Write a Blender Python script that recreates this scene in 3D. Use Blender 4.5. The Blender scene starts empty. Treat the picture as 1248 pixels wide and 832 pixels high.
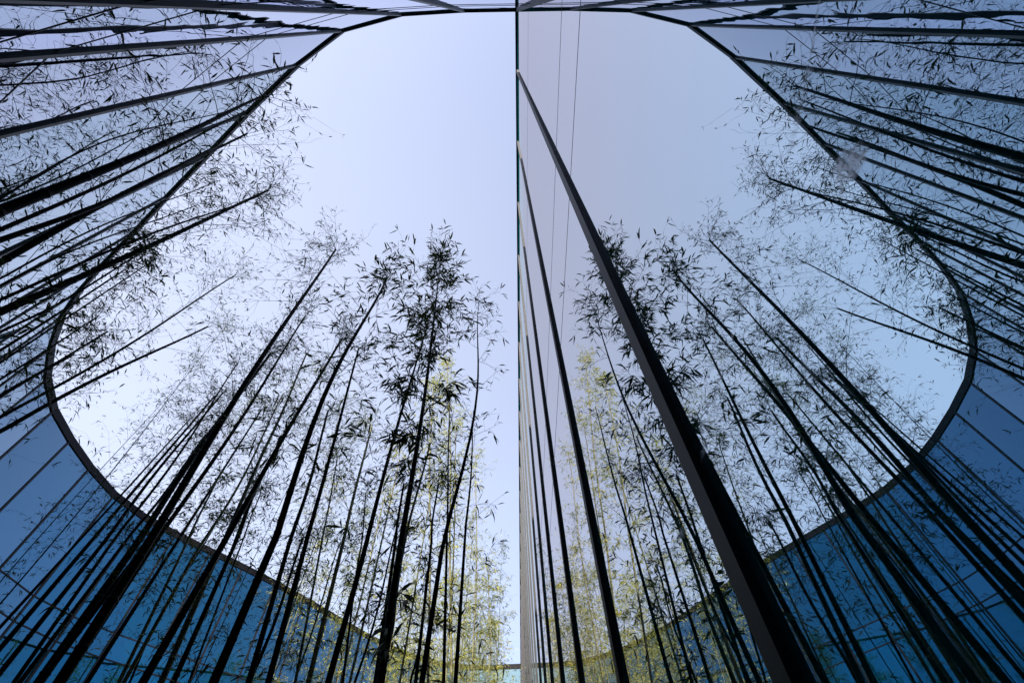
import bpy, math, random
from mathutils import Vector, Matrix
R = math.radians
sc = bpy.context.scene
C = sc.collection

# ------------------------------------------------------------------ camera
CAMM = ((0.99938, 0.0299357, -0.0185189), (0.0138836, -0.8186551, -0.5741176), (-0.0323473, 0.5735047, -0.8185634))
EYE = Vector((0, 0, 1.5))
F = 560.0                                     # focal length in pixels of the 1248 wide photograph
cam = bpy.data.cameras.new('camera'); cam.lens = F / 1248 * 36; cam.sensor_width = 36
cam.clip_start = 0.01; cam.clip_end = 3000
co = bpy.data.objects.new('camera', cam); C.objects.link(co)
co.matrix_world = Matrix.Translation(EYE) @ Matrix(CAMM).to_4x4()
sc.camera = co

# ------------------------------------------------------------------ sky, sun, exposure
SUN_EL, SUN_AZ = 36.6, 195.0                  # azimuth clockwise from +Y
w = bpy.data.worlds.new('World'); sc.world = w; w.use_nodes = True
nt = w.node_tree; bg = nt.nodes['Background']
sky = nt.nodes.new('ShaderNodeTexSky'); sky.sky_type = 'NISHITA'; sky.sun_disc = False
sky.sun_elevation = R(SUN_EL); sky.sun_rotation = R(SUN_AZ)
sky.air_density = 1.0; sky.dust_density = 5.0; sky.ozone_density = 3.0; sky.altitude = 50
mixn = nt.nodes.new('ShaderNodeMix'); mixn.data_type = 'RGBA'; mixn.blend_type = 'MULTIPLY'
mixn.inputs[0].default_value = 1.0; mixn.inputs[7].default_value = (0.97, 0.95, 1.0, 1)
veil = nt.nodes.new('ShaderNodeMix'); veil.data_type = 'RGBA'; veil.inputs[0].default_value = 0.6
# thin high haze over the whole sky: soft wisps, thicker and whiter low down and towards the left where the air glares
def wn(t, **k):
    x = nt.nodes.new(t)
    for a, b in k.items(): setattr(x, a, b)
    return x
tcw = wn('ShaderNodeTexCoord')
dt = wn('ShaderNodeVectorMath', operation='DOT_PRODUCT'); dt.inputs[1].default_value = (-0.86, 0.42, 0.28)
nt.links.new(tcw.outputs['Generated'], dt.inputs[0])
mr = wn('ShaderNodeMapRange'); mr.inputs[1].default_value = 0.25; mr.inputs[2].default_value = 1.0
nt.links.new(dt.outputs['Value'], mr.inputs[0])
nzw = wn('ShaderNodeTexNoise'); nzw.inputs['Scale'].default_value = 1.3; nzw.inputs['Detail'].default_value = 2
nt.links.new(tcw.outputs['Generated'], nzw.inputs['Vector'])
ad = wn('ShaderNodeMath', operation='MULTIPLY_ADD', use_clamp=True); ad.inputs[1].default_value = 0.25
nt.links.new(nzw.outputs['Fac'], ad.inputs[0]); nt.links.new(mr.outputs[0], ad.inputs[2])
vc = wn('ShaderNodeMix', data_type='RGBA'); vc.inputs[6].default_value = (1.34, 1.48, 1.98, 1); vc.inputs[7].default_value = (2.4, 2.5, 2.85, 1)
nt.links.new(ad.outputs[0], vc.inputs[0]); nt.links.new(vc.outputs[2], veil.inputs[7])
nt.links.new(sky.outputs[0], mixn.inputs[6]); nt.links.new(mixn.outputs[2], veil.inputs[6]); nt.links.new(veil.outputs[2], bg.inputs[0])
bg.inputs[1].default_value = 0.12
sun = bpy.data.lights.new('sun', 'SUN'); sun.energy = 3.0; sun.angle = R(0.6); sun.color = (1, 0.93, 0.82)
so = bpy.data.objects.new('sun', sun); C.objects.link(so)
sd = Vector((math.sin(R(SUN_AZ)) * math.cos(R(SUN_EL)), math.cos(R(SUN_AZ)) * math.cos(R(SUN_EL)), math.sin(R(SUN_EL))))
so.rotation_euler = (-sd).to_track_quat('-Z', 'Y').to_euler(); so.location = (0, 0, 40)
sc.view_settings.view_transform = 'Standard'; sc.view_settings.look = 'None'
sc.view_settings.exposure = 1.88; sc.view_settings.gamma = 1.0
sc.cycles.caustics_reflective = False; sc.cycles.caustics_refractive = False
sc.cycles.max_bounces = 10; sc.cycles.glossy_bounces = 6; sc.cycles.diffuse_bounces = 3

# ------------------------------------------------------------------ materials
def mat(name):
    m = bpy.data.materials.new(name); m.use_nodes = True
    n = m.node_tree; return m, n, n.nodes['Principled BSDF'], n.nodes['Material Output']
def node(n, t, **k):
    x = n.nodes.new(t)
    for a, b in k.items(): setattr(x, a, b)
    return x
def principled(name, col, rough=0.5, metal=0.0, noise=0.0, scale=8.0, spec=0.5, stretch=None):
    m, n, p, o = mat(name)
    p.inputs['Roughness'].default_value = rough; p.inputs['Metallic'].default_value = metal
    p.inputs['Specular IOR Level'].default_value = spec
    if noise:
        tc = node(n, 'ShaderNodeTexCoord'); mp = node(n, 'ShaderNodeMapping')
        if stretch: mp.inputs['Scale'].default_value = stretch
        tx = node(n, 'ShaderNodeTexNoise'); tx.inputs['Scale'].default_value = scale; tx.inputs['Detail'].default_value = 6
        cr = node(n, 'ShaderNodeValToRGB')
        cr.color_ramp.elements[0].position = 0.3; cr.color_ramp.elements[1].position = 0.7
        cr.color_ramp.elements[0].color = tuple(c * (1 - noise) for c in col) + (1,)
        cr.color_ramp.elements[1].color = tuple(min(1, c * (1 + noise)) for c in col) + (1,)
        n.links.new(tc.outputs['Object'], mp.inputs[0]); n.links.new(mp.outputs[0], tx.inputs['Vector'])
        n.links.new(tx.outputs['Fac'], cr.inputs[0]); n.links.new(cr.outputs[0], p.inputs['Base Color'])
    else: p.inputs['Base Color'].default_value = tuple(col) + (1,)
    return m

def mirror_glass(name, r0, body, body_fac, power=3.5, vary=0.0, edge=(0.8, 0.82, 0.86), wave=0.0, wave_scale=0.5, stains=False):
    """coated facade glass: reflects tinted head-on and white at grazing, with a little of a dark blue body showing"""
    m, n, p, o = mat(name)
    p = node(n, 'ShaderNodeBsdfGlossy'); p.inputs['Roughness'].default_value = 0.0
    lw = node(n, 'ShaderNodeLayerWeight'); lw.inputs['Blend'].default_value = 0.5
    pw = node(n, 'ShaderNodeMath', operation='POWER'); pw.inputs[1].default_value = power
    cm = node(n, 'ShaderNodeMix', data_type='RGBA'); cm.inputs[6].default_value = r0 + (1,); cm.inputs[7].default_value = edge + (1,)
    oi = node(n, 'ShaderNodeObjectInfo'); vr = node(n, 'ShaderNodeMapRange'); vr.inputs[3].default_value = 1 - vary; vr.inputs[4].default_value = 1 + vary
    vm = node(n, 'ShaderNodeVectorMath', operation='SCALE'); vm.inputs[0].default_value = r0     # each pane's coating differs a little
    n.links.new(oi.outputs['Random'], vr.inputs[0]); n.links.new(vr.outputs[0], vm.inputs['Scale']); n.links.new(vm.outputs[0], cm.inputs[6])
    n.links.new(lw.outputs['Facing'], pw.inputs[0]); n.links.new(pw.outputs[0], cm.inputs[0]); n.links.new(cm.outputs[2], p.inputs['Color'])
    df = node(n, 'ShaderNodeBsdfDiffuse'); df.inputs[0].default_value = body + (1,)
    mx = node(n, 'ShaderNodeMixShader'); mx.inputs[0].default_value = body_fac
    n.links.new(p.outputs[0], mx.inputs[1]); n.links.new(df.outputs[0], mx.inputs[2])
    geo = node(n, 'ShaderNodeNewGeometry')
    if wave:
        tx = node(n, 'ShaderNodeTexNoise'); tx.inputs['Scale'].default_value = wave_scale; tx.inputs['Detail'].default_value = 1.0
        bp = node(n, 'ShaderNodeBump'); bp.inputs['Strength'].default_value = 1.0; bp.inputs['Distance'].default_value = wave
        n.links.new(geo.outputs['Position'], tx.inputs['Vector']); n.links.new(tx.outputs['Fac'], bp.inputs['Height'])
        n.links.new(bp.outputs[0], p.inputs['Normal'])
    last = mx
    if stains:
        # dried runs and a blotch on the glass, measured on the wall plane (y, z)
        sep = node(n, 'ShaderNodeSeparateXYZ'); n.links.new(geo.outputs['Position'], sep.inputs[0])
        nz = node(n, 'ShaderNodeTexNoise'); nz.inputs['Scale'].default_value = 95; nz.inputs['Detail'].default_value = 8
        nz.inputs['Roughness'].default_value = 0.75
        n.links.new(geo.outputs['Position'], nz.inputs['Vector'])
        wob = node(n, 'ShaderNodeTexNoise'); wob.inputs['Scale'].default_value = 30; wob.inputs['Detail'].default_value = 3
        n.links.new(geo.outputs['Position'], wob.inputs['Vector'])
        def math_(op, a, b=None, clamp=False):
            q = node(n, 'ShaderNodeMath', operation=op, use_clamp=clamp)
            for i, v in enumerate((a, b)):
                if v is None: continue
                if isinstance(v, (int, float)): q.inputs[i].default_value = v
                else: n.links.new(v, q.inputs[i])
            return q.outputs[0]
        total = None
        # (y0, z0, y1, z1, half width, strength)
        for (y0, z0, y1, z1, hw, st) in STAINS:
            dy, dz = y1 - y0, z1 - z0; L2 = dy * dy + dz * dz + 1e-9
            a = math_('SUBTRACT', sep.outputs[1], y0); b = math_('SUBTRACT', sep.outputs[2], z0)
            t = math_('DIVIDE', math_('ADD', math_('MULTIPLY', a, dy), math_('MULTIPLY', b, dz)), L2, True)
            ex = math_('SUBTRACT', a, math_('MULTIPLY', t, dy)); ez = math_('SUBTRACT', b, math_('MULTIPLY', t, dz))
            d = math_('SQRT', math_('ADD', math_('MULTIPLY', ex, ex), math_('MULTIPLY', ez, ez)))
            d = math_('ADD', d, math_('MULTIPLY', math_('SUBTRACT', wob.outputs['Fac'], 0.5), hw * 1.6))
            f = math_('MULTIPLY', math_('SUBTRACT', 1.0, math_('DIVIDE', d, hw), True), st * 4.0)
            total = f if total is None else math_('ADD', total, f)
        total = math_('MULTIPLY', total, math_('MULTIPLY', math_('SUBTRACT', nz.outputs['Fac'], 0.36), 3.2, True), True)
        total = math_('MULTIPLY', total, 0.95)
        dd = node(n, 'ShaderNodeBsdfGlossy'); dd.inputs['Roughness'].default_value = 0.55; dd.inputs[0].default_value = (0.66, 0.7, 0.74, 1)   # chalky dried water
        m2 = node(n, 'ShaderNodeMixShader')
        n.links.new(total, m2.inputs[0]); n.links.new(mx.outputs[0], m2.inputs[1]); n.links.new(dd.outputs[0], m2.inputs[2])
        last = m2
    n.links.new(last.outputs[0], o.inputs['Surface'])
    return m

STAINS = [(0.139, 2.038, 0.150, 2.050, 0.024, 0.8), (0.168, 2.046, 0.175, 2.040, 0.009, 0.3),
          (-0.014, 2.206, 0.064, 2.183, 0.0045, 0.30), (0.064, 2.183, 0.152, 2.167, 0.012, 0.18),
          (0.301, 2.171, 0.546, 2.166, 0.008, 0.13), (0.546, 2.166, 0.863, 2.128, 0.012, 0.16),
          (0.383, 1.979, 0.40, 1.97, 0.022, 0.10), (1.0, 2.12, 1.12, 2.14, 0.016, 0.2)]
GLASS_SIDE = mirror_glass('mirror_glass', (0.46, 0.65, 0.76), (0.0, 0.42, 0.46), 0.12, power=1.9, edge=(0.86, 0.76, 0.72), wave=0.0003, wave_scale=1.4, stains=True)
GLASS_CURVE = mirror_glass('blue_coated_glass', (0.020, 0.122, 0.225), (0.0, 0.25, 0.25), 0.04, power=2.2, vary=0.12, edge=(0.92, 0.96, 1.0), wave=0.0006, wave_scale=1.1)
GLASS_REAR = mirror_glass('wavy_coated_glass', (0.04, 0.11, 0.2), (0.0, 0.15, 0.2), 0.04, power=1.9, edge=(0.9, 0.91, 1.0), wave=0.002, wave_scale=1.6)
GLASS_PALE = mirror_glass('pale_teal_glass', (0.12, 0.19, 0.23), (0.25, 0.45, 0.48), 0.08, power=2.4, wave=0.0004)
METAL = principled('dark_bronze_metal', (0.020, 0.017, 0.022), 0.55, 0.0, 0.15, 30, 0.3, (1, 1, 0.1))
COPING = principled('dark_coping_metal', (0.008, 0.007, 0.010), 0.6, 0.0, 0.2, 6, 0.12)
DARKMETAL = principled('black_frame_metal', (0.012, 0.011, 0.014), 0.5, 0.0, 0.15, 20, 0.25)
JOINT = principled('black_sealant', (0.02, 0.02, 0.025), 0.6)
SOIL = principled('leaf_litter_soil', (0.09, 0.07, 0.05), 0.95, 0, 0.5, 5)
CONC = principled('pale_concrete', (0.3, 0.29, 0.27), 0.8, 0, 0.15, 3)

def culm_material(name, a, b, rough=0.4):
    m, n, p, o = mat(name)
    p.inputs['Roughness'].default_value = rough; p.inputs['Specular IOR Level'].default_value = 0.03 if name == 'blackish_bamboo' else 0.2
    tc = node(n, 'ShaderNodeTexCoord'); mp = node(n, 'ShaderNodeMapping'); mp.inputs['Scale'].default_value = (9, 9, 1.1)
    tx = node(n, 'ShaderNodeTexNoise'); tx.inputs['Scale'].default_value = 1.6; tx.inputs['Detail'].default_value = 5
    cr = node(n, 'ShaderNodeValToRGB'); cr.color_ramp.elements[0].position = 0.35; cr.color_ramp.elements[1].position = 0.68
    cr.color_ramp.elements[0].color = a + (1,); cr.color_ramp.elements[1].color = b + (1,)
    n.links.new(tc.outputs['Object'], mp.inputs[0]); n.links.new(mp.outputs[0], tx.inputs['Vector'])
    n.links.new(tx.outputs['Fac'], cr.inputs[0]); n.links.new(cr.outputs[0], p.inputs['Base Color'])
    return m
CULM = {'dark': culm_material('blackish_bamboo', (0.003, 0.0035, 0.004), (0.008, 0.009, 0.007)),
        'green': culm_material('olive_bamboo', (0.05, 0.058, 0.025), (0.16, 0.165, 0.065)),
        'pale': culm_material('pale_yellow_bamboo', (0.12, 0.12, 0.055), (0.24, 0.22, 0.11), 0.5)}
def leaf_material(name, a, b, tr):
    m, n, p, o = mat(name)
    oi = node(n, 'ShaderNodeNewGeometry')
    cr = node(n, 'ShaderNodeValToRGB'); cr.color_ramp.elements[0].color = a + (1,); cr.color_ramp.elements[1].color = b + (1,)
    n.links.new(oi.outputs['Random Per Island'], cr.inputs[0]); n.links.new(cr.outputs[0], p.inputs['Base Color'])
    p.inputs['Roughness'].default_value = 0.5; p.inputs['Specular IOR Level'].default_value = 0.3
    t = node(n, 'ShaderNodeBsdfTranslucent'); t.inputs[0].default_value = tr + (1,)
    mx = node(n, 'ShaderNodeMixShader'); mx.inputs[0].default_value = 0.35
    n.links.new(p.outputs[0], mx.inputs[1]); n.links.new(t.outputs[0], mx.inputs[2]); n.links.new(mx.outputs[0], o.inputs['Surface'])
    return m
LEAF = {'dark': leaf_material('dark_bamboo_leaf', (0.015, 0.022, 0.008), (0.05, 0.07, 0.018), (0.05, 0.08, 0.012)),
        'green': leaf_material('green_bamboo_leaf', (0.04, 0.06, 0.015), (0.11, 0.14, 0.03), (0.14, 0.19, 0.03)),
        'pale': leaf_material('yellowing_bamboo_leaf', (0.18, 0.22, 0.035), (0.50, 0.46, 0.10), (0.36, 0.39, 0.08))}

# ------------------------------------------------------------------ helpers
def tag(o, label=None, cat=None, group=None, kind=None):
    for k, v in (('label', label), ('category', cat), ('group', group), ('kind', kind)):
        if v: o[k] = v
    return o
def empty(name, loc=(0, 0, 0)):
    o = bpy.data.objects.new(name, None); C.objects.link(o); o.location = loc; o.empty_display_size = 0.2
    return o
def link(name, verts, faces, m, parent=None, smooth=False):
    me = bpy.data.meshes.new(name); me.from_pydata(verts, [], faces); me.update()
    if smooth: me.polygons.foreach_set('use_smooth', [True] * len(me.polygons))
    me.materials.append(m)
    o = bpy.data.objects.new(name, me); C.objects.link(o)
    if parent:
        o.parent = parent; o.location = (0, 0, 0)
        off = parent.location
        me.transform(Matrix.Translation(-Vector(off)))
    return o
def boxdir(a, b, nrm, z0, z1, n0, n1):
    """box along the plan segment a-b, between offsets n0..n1 along nrm, heights z0..z1"""
    v = []
    for z in (z0, z1):
        for q, n in ((a, n0), (b, n0), (b, n1), (a, n1)):
            v.append((q[0] + nrm[0] * n, q[1] + nrm[1] * n, z))
    f = [(0, 3, 2, 1), (4, 5, 6, 7), (0, 1, 5, 4), (1, 2, 6, 5), (2, 3, 7, 6), (3, 0, 4, 7)]
    return v, f
def merge(parts):
    V, Fc = [], []
    for v, f in parts:
        k = len(V); V += v; Fc += [tuple(i + k for i in q) for q in f]
    return V, Fc

# ------------------------------------------------------------------ ground
link_ = link('ground', [(-60, -40, 0), (60, -40, 0), (60, 80, 0), (-60, 80, 0)], [(0, 1, 2, 3)], SOIL); tag(link_, kind='structure')
pv, pf = boxdir((-0.9, -0.1), (-0.9, 27.4), (1, 0), 0.004, 0.05, 0.0, 1.25)
tag(link('path', pv, pf, CONC), kind='structure')

# ------------------------------------------------------------------ glass facades
ZT, RIM0, RIM1 = 11.35, 11.345, 11.56           # top of the glass, bottom and top of the coping
ROWS = [0.0, 1.5, 4.17, 4.9, 7.56, 8.2, ZT]
WX = 0.41                                     # glass plane of the straight facade
def facade(name, pts, label, glass, fin_d, coping_in, rows=ROWS, transoms=True, fins=None, fin_w=0.058, row_top=ZT, coping_h=(RIM0, RIM1), skip_first_fin=False):
    root = empty(name, (pts[0][0], pts[0][1], 0)); tag(root, label, 'glass facade')
    cop = []
    n = len(pts)
    nrms = []
    for i in range(n - 1):
        a, b = Vector(pts[i]), Vector(pts[i + 1]); d = (b - a).normalized(); nrms.append(Vector((d.y, -d.x)))
    rnd = random.Random(name)
    for i in range(n - 1):
        a, b = Vector(pts[i]), Vector(pts[i + 1]); nr = nrms[i]
        for k in range(len(rows) - 1):
            z0, z1 = rows[k], rows[k + 1]
            if k > 1 and k % 1 == 0: pass
            v, f = boxdir(a, b, nr, z0 + 0.004, z1 - 0.004, -0.03, 0.0)
            link('pane', v, f, GLASS_PALE if name == 'far_facade' and i >= 9 else glass, root)
        if transoms:
            hh = 0.005 if (name == 'rear_facade' or (name == 'left_facade' and i < 6)) else 0.018
            for z in rows[1:-1]:
                v, f = boxdir(a, b, nr, z - hh, z + hh, -0.02, 0.003 if hh < 0.01 else 0.012)
                link('transom', v, f, DARKMETAL, root)
        else:
            for z in rows[1:-1]:
                v, f = boxdir(a, b, nr, z - 0.0045, z + 0.0045, -0.02, 0.0008)
                link('sealed_joint', v, f, JOINT, root)
        # coping mitred at its ends
        n0 = (nrms[i - 1] + nr).normalized() if i else nr
        n1 = (nrms[i + 1] + nr).normalized() if i < n - 2 else nr
        v = []
        for z in coping_h:
            for q, m, off in ((a, n0, -0.35), (b, n1, -0.35), (b, n1, coping_in), (a, n0, coping_in)):
                v.append((q.x + m.x * off, q.y + m.y * off, z))
        cop.append((v, [(0, 3, 2, 1), (4, 5, 6, 7), (0, 1, 5, 4), (2, 3, 7, 6), (1, 2, 6, 5), (3, 0, 4, 7)]))
    V, Fc = merge(cop[:1] if False else cop)
    link('coping', V, Fc, COPING, root)
    for i in range(n):
        if i == 0 and skip_first_fin: continue
        nr = nrms[0] if i == 0 else nrms[-1] if i == n - 1 else (nrms[i - 1] + nrms[i]).normalized()
        t = Vector((-nr.y, nr.x)); q = Vector(pts[i])
        v, f = boxdir(q - t * fin_w / 2, q + t * fin_w / 2, nr, 0, row_top - 0.005, -0.05, fin_d)
        link('fin', v, f, METAL if name == 'mirror_facade' else DARKMETAL, root)
    return root

# plan of the courtyard (metres from the camera), counter-clockwise seen so that normals point inside
rear = [(WX, -0.13), (-0.53, -0.13), (-1.62, -0.09), (-2.70, 0.13), (-3.64, 0.64)]
left = [(-3.64, 0.64), (-4.81, 1.42), (-5.88, 2.18), (-6.98, 2.95), (-8.05, 3.72), (-9.05, 4.42), (-10.0, 5.12), (-10.85, 5.85),
        (-11.62, 6.75), (-12.3, 7.75), (-12.77, 8.88), (-12.97, 10.08), (-13.06, 11.32), (-13.0, 12.68), (-12.62, 13.9),
        (-12.0, 15.0)]
far = [(-12.0, 15.0), (-11.2, 16.15), (-10.4, 17.3), (-9.55, 18.6), (-8.75, 19.95), (-8.05, 21.25), (-7.4, 22.5), (-6.7, 23.75),
       (-5.85, 25.0), (-4.8, 26.2), (-3.6, 27.1), (-2.4, 27.65), (-1.0, 27.75), (WX, 27.75)]
def turn(p): return [(a, b) for a, b in p]
# facades run clockwise around the yard as listed, so the inward normal is to the right-hand side (d.y, -d.x)
facade('rear_facade', turn(rear), 'glass facade curving tightly overhead behind the viewer with rippling reflections', GLASS_REAR, 0.02, 0.03, skip_first_fin=True)
facade('left_facade', turn(left), 'curved blue glass facade sweeping round the left side behind the dark bamboo', GLASS_CURVE, 0.022, 0.035, skip_first_fin=True)
facade('far_facade', turn(far), 'blue glass facade closing the far end of the courtyard behind sunlit bamboo', GLASS_CURVE, 0.022, 0.035, skip_first_fin=True)
side = [(WX, 27.75), (WX, 26.9)]
y = 26.9 - 0.0
ys = [0.80 + 1.235 * k for k in range(22)]
side = [(WX, 27.75)] + [(WX, yy) for yy in reversed(ys) if yy < 27.0] + [(WX, -0.13)]
# normal for this direction (towards -y) is (-1, 0): into the yard
facade('mirror_facade', side, 'straight mirror glass facade on the right reflecting the whole courtyard', GLASS_SIDE, 0.018, 0.03,
       rows=[0.0, 4.17, 4.9, 8.2, ZT + 0.11], transoms=False, row_top=11.5, coping_h=(11.42, 11.5), fin_w=0.056)

# ------------------------------------------------------------------ bamboo
CM = Matrix(CAMM)
def ray(px, py):
    return CM @ Vector((px - 624, 416 - py, -F))
INSIDE = rear[::-1][:0] + [(p[0], p[1]) for p in rear + left[1:] + far[1:]]
def inside(x, y, margin=0.15):
    c = False; P = INSIDE; j = len(P) - 1
    for i in range(len(P)):
        (x1, y1), (x2, y2) = P[i], P[j]
        if (y1 > y) != (y2 > y) and x < (x2 - x1) * (y - y1) / (y2 - y1) + x1: c = not c
        j = i
    return c
def frame(d):
    d = d.normalized(); a = Vector((0, 0, 1)) if abs(d.z) < 0.9 else Vector((1, 0, 0))
    u = d.cross(a).normalized(); return u, d.cross(u).normalized()
def tube(V, Fc, pts, rads, k):
    base = len(V); n = len(pts)
    for i, (p, r) in enumerate(zip(pts, rads)):
        d = pts[min(i + 1, n - 1)] - pts[max(i - 1, 0)]; u, v = frame(d)
        for j in range(k):
            a = 2 * math.pi * j / k
            V.append(tuple(p + (u * math.cos(a) + v * math.sin(a)) * r))
    for i in range(n - 1):
        for j in range(k):
            q = (j + 1) % k
            Fc.append((base + i * k + j, base + i * k + q, base + (i + 1) * k + q, base + (i + 1) * k + j))
    Fc.append(tuple(base + j for j in range(k))[::-1]); Fc.append(tuple(base + (n - 1) * k + j for j in range(k)))
def leaf(V, Fc, p, d, rnd, L):
    d = d.normalized(); side = d.cross(Vector((rnd.gauss(0, 1), rnd.gauss(0, 1), rnd.gauss(0, 1))))
    if side.length < 1e-3: return
    side.normalize(); up = d.cross(side); wd = L * rnd.uniform(0.055, 0.095); b = len(V)
    bend = rnd.uniform(-0.12, 0.12) * L
    m = p + d * L * 0.35 + up * bend * 0.6; t = p + d * L + Vector((0, 0, -0.18 * L))
    m2 = p + d * L * 0.68 + up * bend
    V.extend([tuple(p), tuple(m + side * wd), tuple(m - side * wd), tuple(m2 + side * wd * 0.7), tuple(m2 - side * wd * 0.7), tuple(t)])
    Fc.extend([(b, b + 1, b + 2), (b + 1, b + 3, b + 4, b + 2), (b + 3, b + 5, b + 4)])

COUNT = [0]
def bamboo(low, tip, wpx, kind, label, depth=None, diam=0.06, cover=0.5, reach=0.75, dens=1.0, leafL=0.085, blunt=0.42, seed=0, group=None, lkind=None, sparse=0.25, lush=0, twigs=0):
    rl, rt = ray(*low), ray(*tip)
    if depth:
        T = EYE + rt / F * depth
        h = Vector((T.x, T.y)); g = Vector((rl.x, rl.y)); s = h.dot(g) / g.dot(g); Lw = EYE + rl * s
    else:
        s = diam * F / wpx / F; Lw = EYE + rl * s
        h = Vector((Lw.x, Lw.y)); g = Vector((rt.x, rt.y)); s2 = h.dot(g) / g.dot(g); T = EYE + rt * s2
    # radius at the measured point
    dep = -(CM.transposed() @ (Lw - EYE)).z
    rlow = wpx * dep / F / 2 * 0.71
    lean = (T - Lw) / (T.z - Lw.z)
    B = Lw - lean * Lw.z
    if not (inside(B.x, B.y) and inside(T.x, T.y)): print('OUTSIDE', low, tip, tuple(round(v, 2) for v in B), tuple(round(v, 2) for v in T))
    rnd = random.Random(seed * 7919 + int(low[0] * 13 + tip[1] * 7 + low[1]))
    Ht = T.z; tl = Lw.z / Ht
    prof = lambda t: 1 - (1 - blunt) * t ** 1.6
    r0 = rlow / prof(tl)
    r0 = min(max(r0, 0.006), 0.06)
    bow = Vector((rnd.uniform(-1, 1), rnd.uniform(-1, 1), 0)) * (0.10 if r0 > 0.02 else 0.2)
    def P(t):
        return B.lerp(T, t) + bow * math.sin(math.pi * t) * math.sin(math.pi * max(0, t - tl) / (1 - tl + 1e-6) if t > tl else 0)
    root = empty('bamboo', (B.x, B.y, 0)); tag(root, label, 'bamboo', group)
    # culm with nodes
    V, Fc = [], []
    nodes = []; z = 0.12
    while z < Ht - 0.05:
        nodes.append(z / Ht); z += 0.20 + 0.13 * math.sin(math.pi * min(1, z / Ht * 1.1)) + rnd.uniform(-0.02, 0.02)
    pts, rads = [P(0)], [r0 * 1.05]
    for t in nodes:
        r = r0 * prof(t)
        for dz, k in ((-0.03, 1.0), (-0.012, 1.01), (-0.002, 1.14), (0.006, 1.09), (0.012, 0.97), (0.03, 1.0)):
            pts.append(P(t + dz / Ht)); rads.append(r * k)
    pts.append(P(1)); rads.append(r0 * blunt)
    tube(V, Fc, pts, rads, 8)
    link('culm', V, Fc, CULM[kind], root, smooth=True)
    # branches
    BV, BF, LV, LF = [], [], [], []
    start = 1 - cover
    az = rnd.uniform(0, 6.28)
    for t in nodes + [1.0]:
        if t < start and rnd.random() > sparse: continue
        if t < 0.12: continue
        low_part = t < start
        az += math.pi + rnd.uniform(-0.5, 0.5)
        c = (t - start) / (1 - start) if not low_part else 0
        nb = (1 if rnd.random() < 0.5 else 2) + (1 if lush and rnd.random() < .6 else 0) if not low_part else 1
        if t > 0.97: nb = 4
        if rnd.random() > dens * 1.1: continue
        for b in range(nb):
            a = az + (b - 0.5) * rnd.uniform(0.5, 1.3) if t < 0.97 else rnd.uniform(0, 6.28)
            L = reach * (0.55 + 0.6 * math.sin(math.pi * min(1, 0.15 + c * 0.72))) * rnd.uniform(0.55, 1.15)
            if low_part: L = reach * rnd.uniform(0.4, 0.9)
            if t > 0.97: L *= 0.9
            el = R(rnd.uniform(20, 62)) if t < 0.97 else R(rnd.uniform(30, 80))
            d = Vector((math.cos(a) * math.cos(el), math.sin(a) * math.cos(el), math.sin(el)))
            p = P(t); seg = 6; bp = [p]; ds = []
            for s_ in range(seg):
                d = (d + Vector((rnd.gauss(0, .1), rnd.gauss(0, .1), rnd.gauss(-.05, .09)))).normalized()
                p = p + d * L / seg; bp.append(p); ds.append(d.copy())
            br = max(0.0024, min(0.005, r0 * 0.11))
            tube(BV, BF, bp, [br * (1 - 0.75 * i / seg) for i in range(seg + 1)], 3)
            for s_ in range(1, seg + 1):
                for side in range(2 + twigs if s_ < seg else 1):
                    if rnd.random() > (0.85 if not low_part else 0.5) * min(1.0, dens + .1): continue
                    q = bp[s_]; dd = ds[s_ - 1]; u, v = frame(dd); an = rnd.uniform(0, 6.28)
                    td = (dd * rnd.uniform(0.5, 1.0) + (u * math.cos(an) + v * math.sin(an)) * rnd.uniform(0.5, 1.0)).normalized()
                    tL = L * rnd.uniform(0.14, 0.34); tp = [q]
                    for g in range(3):
                        td = (td + Vector((rnd.gauss(0, .22), rnd.gauss(0, .22), rnd.gauss(-.06, .16)))).normalized()
                        tp.append(tp[-1] + td * tL / 3)
                    tube(BV, BF, tp, [br * 0.4, br * 0.36, br * 0.3, br * 0.2], 3)
                    for g in (2, 3):
                        nl = (rnd.choice((1, 1, 2)) if g == 2 else rnd.choice((1, 2, 3))) + lush
                        for _ in range(nl):
                            if rnd.random() > 0.8 * min(1.25, dens): continue
                            ld = td * 0.9 + Vector((rnd.gauss(0, .6), rnd.gauss(0, .6), rnd.gauss(-.45, .45)))
                            leaf(LV, LF, tp[g], ld, rnd, leafL * rnd.uniform(0.45, 1.45))
    nb_ = len(BF); V, Fc = merge([(BV, BF), (LV, LF)])
    cr = link('crown', V, Fc, CULM[kind], root)
    cr.data.materials.append(LEAF[lkind or kind])
    cr.data.polygons.foreach_set('material_index', [0] * nb_ + [1] * len(LF))
    COUNT[0] += 1
    return root

D, G, Pn = 'dark', 'green', 'pale'
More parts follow.
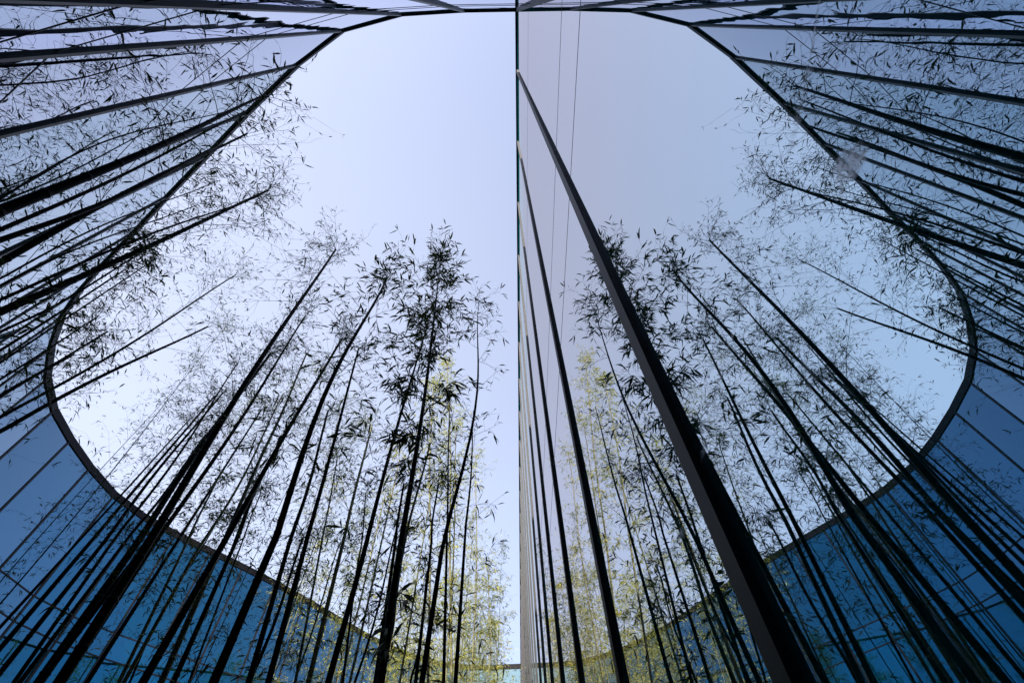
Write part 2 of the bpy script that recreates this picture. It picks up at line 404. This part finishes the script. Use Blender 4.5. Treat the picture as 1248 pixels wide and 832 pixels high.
# lower pixel, tip pixel, width in pixels at the lower pixel, kind, label, options
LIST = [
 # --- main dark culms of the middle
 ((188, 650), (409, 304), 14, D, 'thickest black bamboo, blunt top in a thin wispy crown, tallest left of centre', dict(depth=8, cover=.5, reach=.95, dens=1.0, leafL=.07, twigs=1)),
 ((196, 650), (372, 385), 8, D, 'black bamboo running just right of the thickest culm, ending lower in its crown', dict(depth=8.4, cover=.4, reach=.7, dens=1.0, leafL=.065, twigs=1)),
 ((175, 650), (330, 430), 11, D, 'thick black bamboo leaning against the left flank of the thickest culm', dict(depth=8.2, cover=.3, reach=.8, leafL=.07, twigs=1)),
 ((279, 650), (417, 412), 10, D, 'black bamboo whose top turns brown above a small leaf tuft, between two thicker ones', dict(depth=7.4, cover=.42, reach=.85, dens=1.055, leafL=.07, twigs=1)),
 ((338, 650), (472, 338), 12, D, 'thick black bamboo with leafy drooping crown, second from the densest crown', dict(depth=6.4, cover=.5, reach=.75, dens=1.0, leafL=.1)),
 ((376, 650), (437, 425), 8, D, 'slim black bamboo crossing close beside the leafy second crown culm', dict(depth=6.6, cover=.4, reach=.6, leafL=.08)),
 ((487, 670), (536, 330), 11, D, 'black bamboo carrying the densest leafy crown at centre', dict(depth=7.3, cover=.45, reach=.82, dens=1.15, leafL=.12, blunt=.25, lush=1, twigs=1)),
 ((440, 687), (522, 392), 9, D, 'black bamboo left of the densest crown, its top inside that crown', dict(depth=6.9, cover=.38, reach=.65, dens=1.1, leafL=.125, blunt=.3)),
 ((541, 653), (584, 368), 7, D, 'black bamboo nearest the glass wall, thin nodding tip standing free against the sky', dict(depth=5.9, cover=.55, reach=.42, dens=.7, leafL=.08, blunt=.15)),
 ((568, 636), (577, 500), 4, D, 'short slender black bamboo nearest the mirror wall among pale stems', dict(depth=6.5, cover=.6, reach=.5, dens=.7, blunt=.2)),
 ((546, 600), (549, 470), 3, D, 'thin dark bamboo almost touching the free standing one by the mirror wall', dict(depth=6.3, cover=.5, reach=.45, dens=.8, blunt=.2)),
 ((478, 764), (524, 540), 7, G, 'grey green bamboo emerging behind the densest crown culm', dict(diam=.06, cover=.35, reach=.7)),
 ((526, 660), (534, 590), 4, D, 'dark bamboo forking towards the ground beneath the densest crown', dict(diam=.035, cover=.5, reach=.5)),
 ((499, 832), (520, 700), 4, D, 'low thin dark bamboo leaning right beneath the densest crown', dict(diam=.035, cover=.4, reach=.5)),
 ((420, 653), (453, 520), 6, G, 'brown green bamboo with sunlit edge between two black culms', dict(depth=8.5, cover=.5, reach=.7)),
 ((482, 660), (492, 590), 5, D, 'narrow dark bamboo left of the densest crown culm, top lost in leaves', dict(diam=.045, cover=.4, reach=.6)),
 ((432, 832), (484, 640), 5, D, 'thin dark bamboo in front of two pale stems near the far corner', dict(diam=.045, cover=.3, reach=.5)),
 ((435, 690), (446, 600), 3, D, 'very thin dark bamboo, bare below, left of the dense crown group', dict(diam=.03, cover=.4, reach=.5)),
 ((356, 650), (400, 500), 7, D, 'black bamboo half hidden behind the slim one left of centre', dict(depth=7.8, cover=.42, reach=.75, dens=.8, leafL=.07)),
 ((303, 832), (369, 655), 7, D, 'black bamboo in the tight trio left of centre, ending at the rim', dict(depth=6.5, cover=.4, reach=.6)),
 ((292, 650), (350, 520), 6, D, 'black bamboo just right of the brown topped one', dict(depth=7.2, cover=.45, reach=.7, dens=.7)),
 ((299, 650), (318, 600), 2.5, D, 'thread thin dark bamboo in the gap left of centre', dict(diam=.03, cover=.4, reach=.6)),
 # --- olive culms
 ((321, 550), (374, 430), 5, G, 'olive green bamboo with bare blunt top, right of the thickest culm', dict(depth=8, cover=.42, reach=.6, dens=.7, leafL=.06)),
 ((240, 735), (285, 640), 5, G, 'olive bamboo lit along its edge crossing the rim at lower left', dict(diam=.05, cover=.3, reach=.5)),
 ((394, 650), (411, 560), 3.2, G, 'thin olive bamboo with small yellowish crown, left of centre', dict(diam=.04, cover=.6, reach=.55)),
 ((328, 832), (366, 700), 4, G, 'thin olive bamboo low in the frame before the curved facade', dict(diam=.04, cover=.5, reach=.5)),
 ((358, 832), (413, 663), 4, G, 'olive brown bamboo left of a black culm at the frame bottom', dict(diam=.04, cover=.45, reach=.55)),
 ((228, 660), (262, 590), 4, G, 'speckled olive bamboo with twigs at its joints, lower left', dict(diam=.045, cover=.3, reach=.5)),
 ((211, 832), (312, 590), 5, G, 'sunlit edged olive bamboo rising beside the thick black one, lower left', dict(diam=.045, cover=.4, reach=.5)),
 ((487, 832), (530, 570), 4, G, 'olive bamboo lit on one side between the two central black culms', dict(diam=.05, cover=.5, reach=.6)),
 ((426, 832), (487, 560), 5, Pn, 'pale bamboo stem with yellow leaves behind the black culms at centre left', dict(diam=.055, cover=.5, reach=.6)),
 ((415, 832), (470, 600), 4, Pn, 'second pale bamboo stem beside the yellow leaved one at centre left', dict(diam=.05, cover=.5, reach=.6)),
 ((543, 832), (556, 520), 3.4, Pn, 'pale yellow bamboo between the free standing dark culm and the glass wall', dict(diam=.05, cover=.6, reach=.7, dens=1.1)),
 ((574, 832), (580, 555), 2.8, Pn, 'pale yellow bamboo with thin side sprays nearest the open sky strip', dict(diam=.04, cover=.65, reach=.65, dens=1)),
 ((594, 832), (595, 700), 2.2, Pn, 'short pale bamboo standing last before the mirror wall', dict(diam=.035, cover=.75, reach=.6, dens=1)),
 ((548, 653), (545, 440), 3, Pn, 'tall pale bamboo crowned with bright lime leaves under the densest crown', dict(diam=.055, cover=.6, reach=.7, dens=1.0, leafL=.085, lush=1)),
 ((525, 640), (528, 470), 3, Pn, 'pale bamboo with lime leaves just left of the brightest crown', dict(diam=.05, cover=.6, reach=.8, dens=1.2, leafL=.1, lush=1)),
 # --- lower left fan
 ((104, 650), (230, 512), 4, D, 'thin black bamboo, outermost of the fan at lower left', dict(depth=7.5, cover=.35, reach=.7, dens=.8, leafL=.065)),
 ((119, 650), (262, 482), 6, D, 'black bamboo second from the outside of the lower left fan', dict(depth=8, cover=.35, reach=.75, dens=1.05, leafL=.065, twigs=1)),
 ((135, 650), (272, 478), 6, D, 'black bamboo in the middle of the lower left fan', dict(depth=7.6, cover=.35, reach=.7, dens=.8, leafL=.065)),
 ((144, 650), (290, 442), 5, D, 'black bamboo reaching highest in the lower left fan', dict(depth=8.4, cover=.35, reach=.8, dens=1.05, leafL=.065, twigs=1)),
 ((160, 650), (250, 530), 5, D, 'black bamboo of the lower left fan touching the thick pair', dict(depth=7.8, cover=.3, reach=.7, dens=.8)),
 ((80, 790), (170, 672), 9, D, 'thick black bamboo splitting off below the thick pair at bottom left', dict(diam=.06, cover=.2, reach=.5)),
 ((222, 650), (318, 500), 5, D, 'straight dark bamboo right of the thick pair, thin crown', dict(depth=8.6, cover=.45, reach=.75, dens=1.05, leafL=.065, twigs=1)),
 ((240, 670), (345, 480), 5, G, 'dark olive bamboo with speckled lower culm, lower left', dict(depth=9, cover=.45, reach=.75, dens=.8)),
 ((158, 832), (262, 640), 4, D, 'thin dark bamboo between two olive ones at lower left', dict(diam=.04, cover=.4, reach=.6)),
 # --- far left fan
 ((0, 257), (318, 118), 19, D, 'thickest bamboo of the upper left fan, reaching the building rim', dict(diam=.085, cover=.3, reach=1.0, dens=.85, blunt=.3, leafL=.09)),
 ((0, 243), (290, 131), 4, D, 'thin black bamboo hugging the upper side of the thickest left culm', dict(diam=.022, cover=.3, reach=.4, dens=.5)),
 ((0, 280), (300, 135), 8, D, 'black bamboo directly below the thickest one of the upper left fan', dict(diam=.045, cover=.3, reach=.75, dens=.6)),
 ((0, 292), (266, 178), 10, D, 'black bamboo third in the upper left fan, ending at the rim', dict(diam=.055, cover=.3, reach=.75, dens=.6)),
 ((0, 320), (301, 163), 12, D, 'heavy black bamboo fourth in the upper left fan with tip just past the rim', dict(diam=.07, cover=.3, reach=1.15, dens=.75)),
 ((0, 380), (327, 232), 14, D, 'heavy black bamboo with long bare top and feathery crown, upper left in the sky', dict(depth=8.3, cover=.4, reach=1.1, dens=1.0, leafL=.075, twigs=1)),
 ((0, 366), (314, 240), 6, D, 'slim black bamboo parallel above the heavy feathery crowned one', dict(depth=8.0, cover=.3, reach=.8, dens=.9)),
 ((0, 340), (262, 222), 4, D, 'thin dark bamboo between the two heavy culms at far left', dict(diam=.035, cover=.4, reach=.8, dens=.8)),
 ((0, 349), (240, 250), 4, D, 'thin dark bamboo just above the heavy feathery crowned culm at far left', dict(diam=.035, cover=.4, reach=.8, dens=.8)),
 ((0, 526), (253, 398), 8, D, 'black bamboo lowest of the far left fan, bare pointed tip in open sky', dict(depth=7.8, cover=.35, reach=.9, dens=.5, leafL=.08)),
 ((0, 508), (287, 335), 6, D, 'long black bamboo second lowest of the far left fan with spread wispy crown', dict(depth=9.6, cover=.42, reach=1.1, dens=1.0, leafL=.07, twigs=1)),
 ((20, 470), (131, 404), 5, D, 'short black bamboo with blunt bare tip just inside the leftmost rim', dict(diam=.05, cover=.45, reach=.7, dens=1)),
 ((0, 427), (150, 330), 5, D, 'black bamboo crossing the leftmost rim among dense twigs, upper one', dict(diam=.05, cover=.5, reach=.9, dens=1)),
 ((0, 442), (190, 315), 4, D, 'slender black bamboo with a spray of twigs left of the open sky', dict(diam=.04, cover=.5, reach=.9, dens=1)),
 ((0, 462), (120, 385), 4, D, 'slender black bamboo ending just past the leftmost rim', dict(diam=.04, cover=.5, reach=.9, dens=1)),
 ((0, 484), (90, 432), 4, D, 'low slender bamboo with leaves before the blue glass at left edge', dict(diam=.04, cover=.5, reach=.8, dens=1)),
 ((0, 404), (170, 310), 5, D, 'black bamboo with large hanging leaf clumps at far left', dict(diam=.035, cover=.5, reach=.6, dens=.9, leafL=.12)),
]
for i, (lo, tp, wp, kd, lb, op) in enumerate(LIST):
    bamboo(lo, tp, wp, kd, lb, seed=i, **op)

# sunlit thicket of thin pale bamboo towards the far end
rnd = random.Random(5)
k = 0
while k < 64:
    x0 = rnd.uniform(-5.6, -0.3); y0 = rnd.uniform(9.5, 23)
    if x0 > -0.9 - (23 - y0) * 0.02 and y0 < 12: continue
    if not inside(x0 - .5, y0 + .3): continue
    h = 1.5 + rnd.uniform(4.6, 8.2) + (y0 - 9) * 0.12
    T = Vector((x0 + rnd.uniform(-.2, .2), y0 + rnd.uniform(-.2, .2), h))
    Lw = Vector((x0, y0, 2.0))
    def pix(Q):
        c = CM.transposed() @ (Q - EYE); return (624 + F * c.x / -c.z, 416 - F * c.y / -c.z)
    dep = -(CM.transposed() @ (T - EYE)).z; dl = -(CM.transposed() @ (Lw - EYE)).z
    dm = rnd.uniform(.03, .05)
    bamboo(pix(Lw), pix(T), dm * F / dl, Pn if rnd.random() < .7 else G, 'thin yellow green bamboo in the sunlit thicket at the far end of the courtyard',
           depth=dep, cover=rnd.uniform(.55, .75), reach=rnd.uniform(.6, .85), dens=1.0, leafL=.08, lush=k % 2, blunt=.2, seed=500 + k,
           group='thin sunlit bamboos in the far thicket')
    k += 1
# slender background culms on the left in front of the curved facade
k = 0
while k < 9:
    a = R(rnd.uniform(-48, -20)); r = rnd.uniform(6.5, 12.0)
    x0, y0 = math.sin(a) * r, math.cos(a) * r
    if not inside(x0 * 1.06, y0 * 1.06): continue
    h = 1.5 + r * rnd.uniform(.85, 1.15)
    h = min(h, 11.5)
    T = Vector((x0 + rnd.uniform(-.3, .3), y0 + rnd.uniform(-.3, .3), h)); Lw = Vector((x0, y0, 2.0))
    dep = -(CM.transposed() @ (T - EYE)).z; dl = -(CM.transposed() @ (Lw - EYE)).z
    bamboo(pix(Lw), pix(T), rnd.uniform(.025, .045) * F / dl, rnd.choice((D, G, G)), 'slender background bamboo with wispy crown in front of the curved facade',
           depth=dep, cover=rnd.uniform(.5, .65), reach=rnd.uniform(.7, 1.0), dens=.95, leafL=.075, blunt=.2, seed=900 + k,
           group='slender background bamboos before the curved facade')
    k += 1
print('bamboos', COUNT[0])
